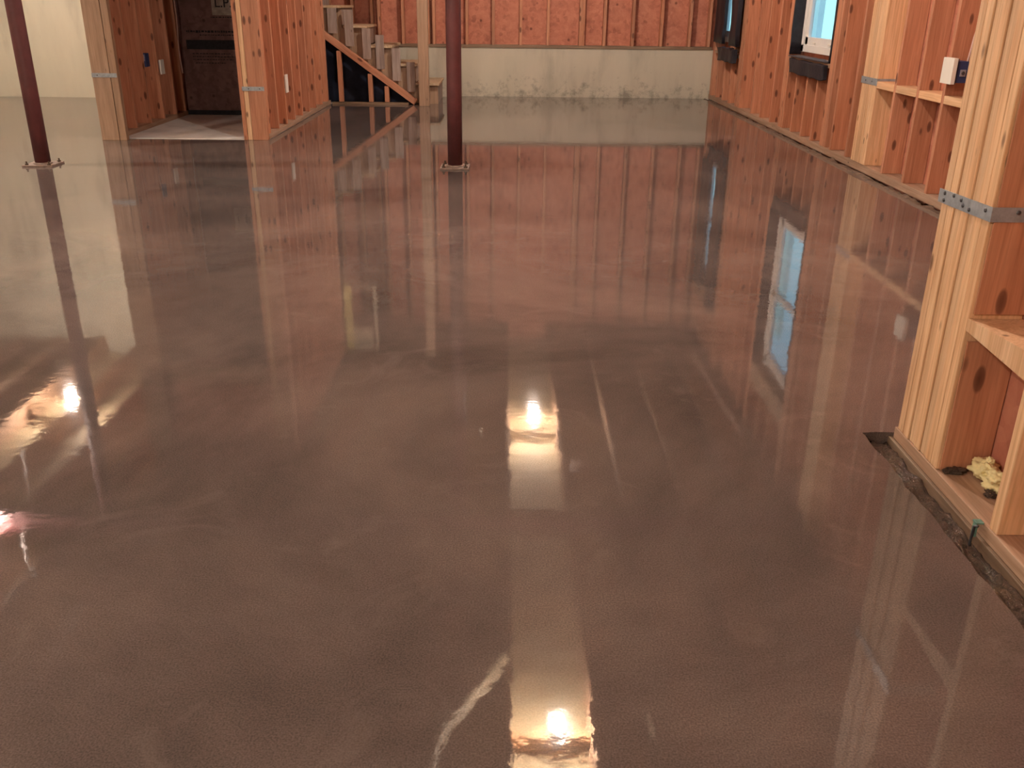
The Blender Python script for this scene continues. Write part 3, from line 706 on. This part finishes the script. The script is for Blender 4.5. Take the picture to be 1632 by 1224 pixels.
for (xx, ww, zt), lb in zip(slabs, slab_lab):
    zb = plate_z(xx) + 0.045 + ww * 0.36
    o = board('slat', (xx, FY + 0.012, zb), (xx, FY + 0.012, zt), (1, 0, 0), ww, 0.030, M['grey'])
    tag(o, 'grey weathered upright slat on the open side of the stairs, ' + lb, 'slat', 'grey slats along the open side of the stairs')
stud(-1.012, FY - 0.125, 0.0, CZ, 'y', 'tall tan post at the foot of the stairs, left of the middle steel post', 'newel post at the stair foot', 'taupe', w=0.125, t=0.09, name='newel_post')
# added sheet, its navy paints the shade of the void under the stairs
bm = bmesh.new(); g = []
for j in range(25):
    row = []
    for i_ in range(41):
        xx = -2.30 + 1.22 * i_ / 40; t = j / 24; z = t * max(0.02, plate_z(xx) - 0.07 - (0.02 if xx > -1.3 else 0))
        row.append(bm.verts.new((xx, 12.02 + 0.012 * noise.noise(Vector((xx * 6, z * 1.5, 0))), z + 0.004)))
    g.append(row)
for j in range(24):
    for i_ in range(40): bm.faces.new((g[j][i_], g[j][i_ + 1], g[j + 1][i_ + 1], g[j + 1][i_]))
o = link('void_shade_sheet', to_mesh(bm, 'void_shade_sheet', True), M['navy']); md = o.modifiers.new('s', 'SOLIDIFY'); md.thickness = 0.004
tag(o, 'dark navy sheet painted as the shade of the void under the stairs', 'sheet')
# framed opening over the stairs, lamp glow painted yellow (mirrored in the floor)
r = empty('upper_frame', (-1.95, 11.86, 2.38))
for nm, a in (('left_jamb', (-2.185, -2.09, 11.82, 11.86, 2.36, CZ)), ('right_jamb', (-1.79, -1.74, 11.82, 11.86, 2.36, CZ)), ('head_board', (-2.09, -1.79, 11.82, 11.86, 2.36, 2.40)), ('backing_board', (-2.09, -1.79, 11.85, 11.86, 2.98, CZ))):
    box(nm, *a, M['yellow'] if nm == 'left_jamb' else M['paper'], r, 0.003)
tag(r, 'upright frame above the stairs, lamplight painted yellow on it, seen mirrored in the wet floor', 'frame')

# ------------------------------------------------------------------ lamps
def lamp(x, y, label, z=CZ + 0.035):
    kk = math.floor((x - 0.05) / 0.58); x0 = 0.05 + 0.58 * kk + 0.02; x1 = x0 + 0.54
    r = empty('ceiling_bulb', (x, y, z))
    me = lathe([(0.0, 0.0), (0.055, 0.0), (0.055, -0.012), (0.035, -0.03), (0.022, -0.04), (0.0, -0.04)][::-1], 24, 'lamp_holder'); link('lamp_holder', me, M['porcelain'], r)
    bm = bmesh.new(); bmesh.ops.create_icosphere(bm, subdivisions=2, radius=0.050)
    for v in bm.verts:
        if v.co.z > 0: v.co.z *= 1.5; v.co.x *= 1 - v.co.z * 5; v.co.y *= 1 - v.co.z * 5
    me = to_mesh(bm, 'bulb', True); q = link('bulb', me, M['bulb'], r); q.location = (0, 0, -0.085)
    o = board('lamp_crosspiece', (x0, y, z + 0.02), (x1, y, z + 0.02), (0, 1, 0), 0.09, 0.036, M['fresh'], r)
    return tag(r, label, 'lamp')
lamp(0.385, 4.78, 'bare ceiling bulb nearest the camera, glaring in the floor at the bottom of the picture', CZ + 0.11)
lamp(0.345, 9.68, 'bare ceiling bulb mirrored in the middle of the wet floor')
lamp(-5.21, 10.02, 'bare ceiling bulb mirrored at the left edge of the wet floor')
lamp(-4.72, 7.05, 'bare ceiling bulb whose glow shows at the lower left edge of the floor')
lamp(-2.5, -1.6, 'unseen added fill bulb behind the viewer, over the near end of the room')  # added fill lamp, no such source in view
lamp(-5.2, 1.2, 'unseen added fill bulb out of view, at the left end of the room')  # second added fill lamp, never in view

# ceiling odds and ends that show only as reflections
def cz(x, y): return (x, y, CZ - 0.03)
world_cable('ceiling_cable', [(-5.28, 8.9, CZ - .02), (-4.59, 7.68, CZ - .03), (-4.27, 6.91, CZ - .02), (-3.87, 6.34, CZ - .03)], 0.009, M['porcelain'], 'white cable slung under the joists, mirrored at the left edge of the floor')
world_cable('ceiling_cable', [(-3.38, 6.13, CZ - .02), (-3.32, 5.69, CZ - .03), (-3.32, 5.2, CZ - .02), (-3.41, 4.88, CZ - .03)], 0.008, M['porcelain'], 'white cable under the joists, mirrored at the lower left of the floor')
world_cable('ceiling_pipe', [(2.60, 11.78, CZ - .03), (2.64, 10.45, CZ - .04), (2.70, 9.19, CZ - .03)], 0.020, M['cable'], 'pale pipe under the joists along the right wall, mirrored in the floor', 'pipe')
# flexible duct with ridges
pts = smooth_pts([(-0.02, 5.35, CZ - .08), (-0.12, 5.12, CZ - .09), (-0.28, 4.84, CZ - .09), (-0.41, 4.60, CZ - .09), (-0.47, 4.25, CZ - .09), (-0.47, 3.2, CZ - .09)], 26)
o = link('flexible_duct', tube_mesh(pts, 0.07, 14, 'flexible_duct', rad=[0.066 + (0.010 if k % 2 else 0) for k in range(len(pts))]), M['duct'])
tag(o, 'ridged pale flexible duct under the joists, mirrored left of the lowest bulb', 'duct')
for k, (x, y, w, l, mt_, lb) in enumerate(((1.13, 4.74, 0.26, 0.24, 'paper', 'tan scrap of insulation paper between joists, mirrored right of the lowest bulb'),
        (1.96, 4.76, 0.15, 0.26, 'paper', 'tan scrap of insulation paper mirrored far right of the lowest bulb'),
        (-0.64, 9.2, 0.14, 0.16, 'paper', 'small pale paper scrap mirrored left of the middle bulb'), (-0.33, 9.2, 0.14, 0.16, 'paper', 'small pale paper scrap mirrored just left of the middle bulb'),
        (0.82, 8.45, 0.2, 0.14, 'cable', 'pink paper scrap mirrored just right below the middle bulb'))):
    o = lumpy_sheet('paper_scrap', x - w / 2, x + w / 2, y - l / 2, y + l / 2, CZ - 0.014, CZ - 0.004, 0.02, 7, M[mt_], None, 8, k)
    tag(o, lb, 'paper scrap')
